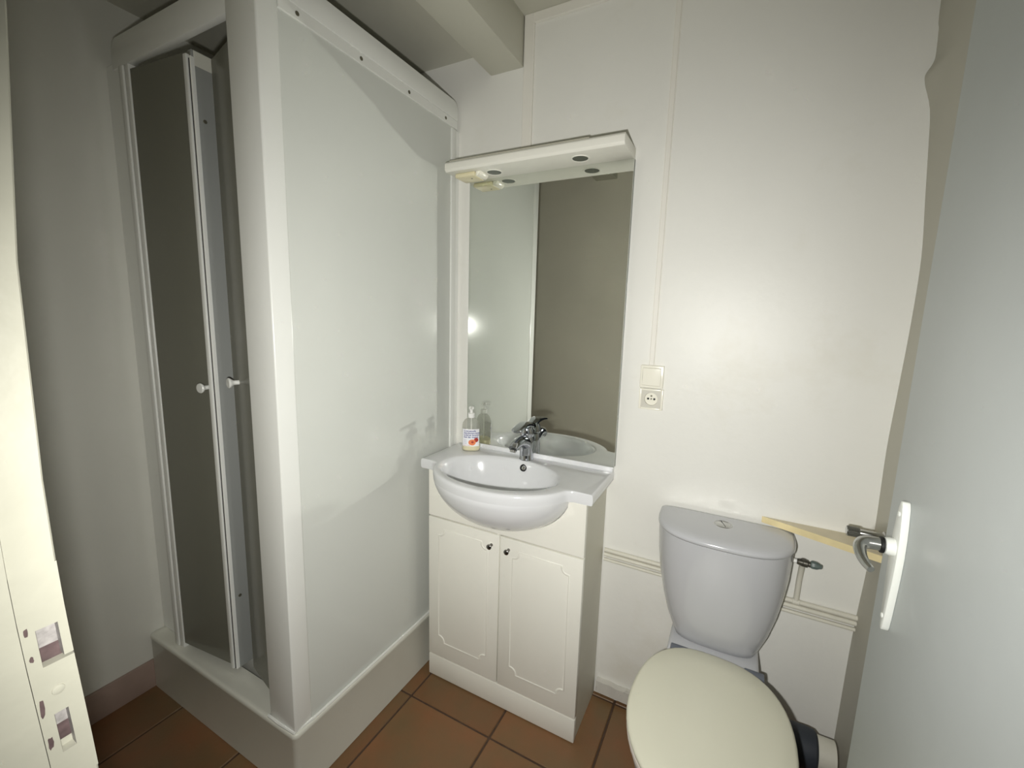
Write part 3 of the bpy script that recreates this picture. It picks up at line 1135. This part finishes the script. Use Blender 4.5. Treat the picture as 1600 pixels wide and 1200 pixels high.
rings = [[(cx_ + sq(a, 0.0302)[0], -0.001, cz_ + sq(a, 0.0302)[1]) for a in t_ang],
         [(cx_ + sq(a, 0.0302)[0], -0.0095, cz_ + sq(a, 0.0302)[1]) for a in t_ang],
         [(cx_ + 0.0205 * math.cos(a), -0.0095, cz_ + 0.0205 * math.sin(a)) for a in t_ang],
         [(cx_ + 0.0195 * math.cos(a), -0.003, cz_ + 0.0195 * math.sin(a)) for a in t_ang]]
loft(bm, rings, True, False)
obj('insert', bm, M['socket'], so2, recalc=True)
bm = B()
lathe(bm, [(0.0194, 0), (0.0194, 0.001), (0.001, 0.0012)], (cx_, -0.0025, cz_), (0, -1, 0), 28)
obj('well', bm, M['switch'], so2)
for dx, dz, r_, m_ in ((-0.0095, 0.0, 0.0034, 'dark'), (0.0095, 0.0, 0.0034, 'dark'), (0.0, 0.0095, 0.0030, 'screw'), (0.0, 0.0, 0.0026, 'screw')):
    bm = B()
    lathe(bm, [(r_, 0), (r_, 0.0009), (0.001, 0.001)], (cx_ + dx, -0.0036, cz_ + dz), (0, -1, 0), 12)
    obj('earth_pin' if m_ == 'screw' and dz > 0 else ('centre_screw' if m_ == 'screw' else 'pin_hole'), bm, M[m_], so2)
tr = thing('cable_trunking', 'thin white cable trunking running up the wall from switch', 'trunking', (0.7395, 0, 1.215))
bm = B()
box(bm, 0.7320, 0.7465, -0.009, 0.0, 1.2152, 2.29, 0.0012, 1)
obj('cover', bm, M['trim'], tr)
bm = B()
box(bm, 0.7305, 0.7480, -0.004, 0.0, 1.2152, 2.29)
obj('base', bm, M['trim'], tr, smooth=False)

# ================================================================== PIPES
PL = ('topmost of three white painted pipes along the back wall, with riser', 'middle one of three white painted pipes along the back wall', 'lowest and thinnest of three white painted pipes along back wall')
for k, (z, r_) in enumerate(((0.5650, 0.0072), (0.5490, 0.0072), (0.5305, 0.0055))):
    p = thing('water_pipe', PL[k], 'pipe', (0.98, -0.010, z), 'painted water pipes on back wall')
    bm = B()
    tube(bm, [(0.630, -0.010, z), (0.8, -0.010, z - 0.001), (1.05, -0.010, z + 0.001), (1.338, -0.010, z)], r_, 12)
    obj('pipe', bm, M['pipe'], p)
    if k == 0:
        bm = B()
        lathe(bm, [(0.0075, 0), (0.0090, 0.001), (0.0090, 0.018), (0.0075, 0.019)], (1.180, -0.010, z), (1, 0, 0), 14)
        obj('tee', bm, M['pipe'], p)
        bm = B()
        tube(bm, [(1.1895, -0.010, z + 0.003), (1.1900, -0.012, z + 0.07), (1.1905, -0.022, z + 0.118), (1.191, -0.030, z + 0.127)], 0.0072, 12)
        obj('riser', bm, M['pipe'], p)
sv = thing('stop_valve', 'small dark stop valve with knob beside the cistern', 'valve', (1.195, -0.03, 0.70))
bm = B()
vd = Vector((1, -0.12, 0.0)).normalized()
lathe(bm, [(0.007, -0.004), (0.0085, 0.0), (0.0085, 0.010), (0.0105, 0.011), (0.0105, 0.021), (0.0075, 0.023), (0.0075, 0.03)], (1.180, -0.0320, 0.6985), vd, 16)
lathe(bm, [(0.0085, 0), (0.0085, 0.016), (0.0065, 0.018)], (1.1912, -0.0320, 0.6905), (0, 0, 1), 12)
obj('body', bm, M['valve'], sv)
bm = B()
lathe(bm, [(0.006, 0), (0.010, 0.002), (0.0115, 0.006), (0.0105, 0.016), (0.007, 0.022), (0.0055, 0.027), (0.002, 0.028)], (1.206, -0.0345, 0.700), vd, 8)
obj('knob', bm, M['valve_knob'], sv)
bm = B()
lathe(bm, [(0.0062, 0), (0.0062, 0.020)], (1.161, -0.030, 0.6985), (1, -0.1, 0), 12)
obj('inlet', bm, M['pump'], sv)

# waste pipe
wpz = 0.216
wa = thing('waste_pipe', 'white waste pipe with dark rubber collar behind the toilet', 'pipe', (1.26, -0.12, 0.19))
bm = B()
lathe(bm, [(0.040, 0), (0.0405, 0.0), (0.0405, 0.152), (0.038, 0.153)], (1.150, -0.120, wpz), (1, 0, 0), 28)
obj('pipe', bm, M['pipe'], wa)
bm = B()
lathe(bm, [(0.043, 0.0), (0.050, 0.004), (0.051, 0.05), (0.049, 0.066), (0.043, 0.072)], (1.190, -0.120, wpz), (1, 0, 0), 28)
obj('rubber_collar', bm, M['rubber'], wa)

# ================================================================== CORNER SHELF
cs = thing('corner_shelf', 'cream triangular corner shelf beside the cistern', 'shelf', (1.27, -0.03, 0.776))
bm = B()
prism(bm, [(1.0830, -0.001), (1.3385, -0.001), (1.3375, -0.098), (1.326, -0.099)], 'z', 0.7785, 0.7965, 0.0008, 1)
obj('board', bm, M['board'], cs)
bm = B()
d = Vector((1.326 - 1.083, -0.099 + 0.001, 0)).normalized()
nv = Vector((d.y, -d.x, 0))
a, b = Vector((1.083, -0.001, 0)), Vector((1.3375, -0.1035, 0))
prism(bm, [(a.x, a.y), (b.x, b.y), (b.x + nv.x * 0.0015, b.y + nv.y * 0.0015), (a.x + nv.x * 0.0015, a.y + nv.y * 0.0015)], 'z', 0.7785, 0.7965)
obj('edge_band', bm, M['board_edge'], cs, smooth=False)
# chrome ridged peg on the right wall
pg = thing('chrome_peg', 'ridged chrome peg on the right wall above corner shelf', 'peg', (1.33, -0.12, 0.85))
bm = B()
ns = 16
rings = []
for h, f in ((0.0, 0.9), (0.002, 1.0), (0.024, 1.0), (0.026, 0.9)):
    ring = []
    for k in range(ns * 2):
        a = 2 * PI * k / (ns * 2)
        r_ = 0.0125 * f * (1.0 if k % 2 else 0.84)
        ring.append((1.2545 + h, -0.12 + r_ * math.cos(a), 0.851 + r_ * math.sin(a)))
    rings.append(ring)
loft(bm, rings)
obj('ridged_head', bm, M['chrome'], pg, smooth=False)
bm = B()
lathe(bm, [(0.008, 0), (0.0095, 0.004), (0.0095, 0.045), (0.014, 0.047), (0.014, 0.0545)], (1.280, -0.12, 0.851), (1, 0, 0), 18)
obj('stem', bm, M['chrome_dark'], pg)

# ================================================================== TOILET
TX = 0.985
to = thing('toilet', 'gray ceramic toilet with cream lid and close coupled cistern', 'toilet', (TX, -0.3, 0))


def dsec(cx_, hw, yb, d, z, n=40, p=0.62):
    """D-shaped section: flat back at YB, bulging D towards the room"""
    out = []
    for k in range(n + 1):
        a = PI * k / n
        c, s = math.cos(a), math.sin(a)
        out.append((cx_ + hw * math.copysign(abs(c) ** 0.72, c), yb - d * abs(s) ** p, z))
    for k in range(1, 6):
        out.append((cx_ - hw + 2 * hw * k / 6, yb, z))
    return out


bm = B()
YB = -0.021
secs = [(0.990, 0.1060, 0.105, 0.4160, 0.30), (0.990, 0.1100, 0.112, 0.4190, 0.30), (0.990, 0.1200, 0.124, 0.445, 0.34), (0.989, 0.1370, 0.138, 0.49, 0.40), (0.988, 0.1530, 0.150, 0.55, 0.46), (0.987, 0.1650, 0.160, 0.61, 0.52), (0.986, 0.1730, 0.169, 0.67, 0.58), (0.985, 0.1765, 0.176, 0.735, 0.62), (0.985, 0.1765, 0.178, 0.7550, 0.62)]
loft(bm, [dsec(c, h, YB, d, z, p=p_) for c, h, d, z, p_ in secs])
obj('cistern', bm, M['ceramic_gray'], to, angle=1.0)
bm = B()
lid = [(0.1770, 0.179, 0.7565), (0.1795, 0.183, 0.7590), (0.1795, 0.184, 0.7650), (0.1770, 0.181, 0.7705), (0.1700, 0.173, 0.7745), (0.150, 0.155, 0.777), (0.10, 0.10, 0.7780)]
loft(bm, [dsec(0.985, h, YB, d, z) for h, d, z in lid])
ld = obj('cistern_lid', bm, M['ceramic_gray'], to, angle=1.0)
bm = B()
lathe(bm, [(0.026, -0.004), (0.026, 0.001), (0.0235, 0.003), (0.0215, 0.0015)], (0.984, -0.0770, 0.7760), (0, 0, 1), 28, True, False)
lathe(bm, [(0.0205, -0.002), (0.0205, 0.002), (0.018, 0.0035), (0.001, 0.004)], (0.984, -0.0770, 0.7760), (0, 0, 1), 28)
fb = obj('flush_button', bm, M['chrome_dark'], to)
bm = B()
box(bm, -0.0006, 0.0006, -0.018, 0.018, 0.7793, 0.7803)
bmesh.ops.rotate(bm, cent=(0, 0, 0), matrix=Matrix.Rotation(math.radians(20), 3, 'Z'), verts=bm.verts)
bmesh.ops.translate(bm, vec=(0.984, -0.0770, 0), verts=bm.verts)
obj('button_split', bm, M['dark'], fb, smooth=False)
# pan
EX = 1.003
ERZ = math.radians(-2.5)


def egg(hw, y_mid, back, front, z, n=48, pb=0.62):
    out = []
    for k in range(n):
        a = 2 * PI * k / n
        c, s = math.cos(a), math.sin(a)
        if s >= 0:
            x, y = hw * math.copysign(abs(c) ** 0.74, c), y_mid + back * s ** 0.86
        else:
            x, y = hw * c, y_mid - front * abs(s)
        dx, dy = x, y + 0.17
        out.append((EX + dx * math.cos(ERZ) - dy * math.sin(ERZ), -0.17 + dx * math.sin(ERZ) + dy * math.cos(ERZ), z))
    return out


bm = B()
loft(bm, [egg(0.100, -0.36, 0.20, 0.13, 0.001), egg(0.104, -0.36, 0.205, 0.135, 0.02), egg(0.098, -0.36, 0.20, 0.13, 0.10), egg(0.105, -0.37, 0.205, 0.145, 0.18), egg(0.135, -0.385, 0.21, 0.175, 0.26), egg(0.162, -0.395, 0.215, 0.205, 0.33), egg(0.170, -0.40, 0.218, 0.215, 0.37), egg(0.170, -0.40, 0.218, 0.217, 0.3905), egg(0.163, -0.40, 0.212, 0.21, 0.3955)])
pan = obj('pan', bm, M['ceramic_gray'], to, angle=1.0)
bm = B()
# shelf of the pan that carries the cistern
loft(bm, [[(TX + 0.005 + sx * hw, y, z) for sx, y in ((-1, -0.010), (-1, yf), (1, yf), (1, -0.010))] for hw, yf, z in ((0.085, -0.19, 0.20), (0.105, -0.19, 0.33), (0.118, -0.185, 0.385), (0.118, -0.180, 0.4100), (0.114, -0.172, 0.4155))])
bmesh.ops.bevel(bm, geom=[e for e in bm.edges if e.calc_face_angle(0) > 0.7], offset=0.006, segments=2, profile=0.5, affect='EDGES')
obj('cistern_shelf', bm, M['ceramic_gray'], pan, angle=0.8)
bm = B()
loft(bm, [egg(0.172, -0.40, 0.222, 0.222, 0.3970), egg(0.178, -0.40, 0.228, 0.228, 0.400), egg(0.179, -0.40, 0.229, 0.229, 0.411), egg(0.176, -0.40, 0.226, 0.226, 0.4140)])
obj('seat', bm, M['seat'], to, angle=0.9)
bm = B()
loft(bm, [egg(0.172, -0.40, 0.224, 0.226, 0.4155), egg(0.178, -0.40, 0.229, 0.231, 0.418), egg(0.180, -0.40, 0.231, 0.233, 0.424), egg(0.178, -0.40, 0.229, 0.231, 0.4295), egg(0.172, -0.40, 0.224, 0.226, 0.4325), egg(0.13, -0.40, 0.17, 0.17, 0.4345), egg(0.05, -0.40, 0.06, 0.06, 0.4350)])
ls = obj('seat_lid', bm, M['cream'], to, angle=0.9)
ls['label'] = 'cream plastic lid, closed'
for x in (0.905, 1.095):
    bm = B()
    box(bm, x - 0.024, x + 0.024, -0.186, -0.163, 0.4080, 0.4215, 0.003, 2)
    obj('hinge', bm, M['hinge'], to)
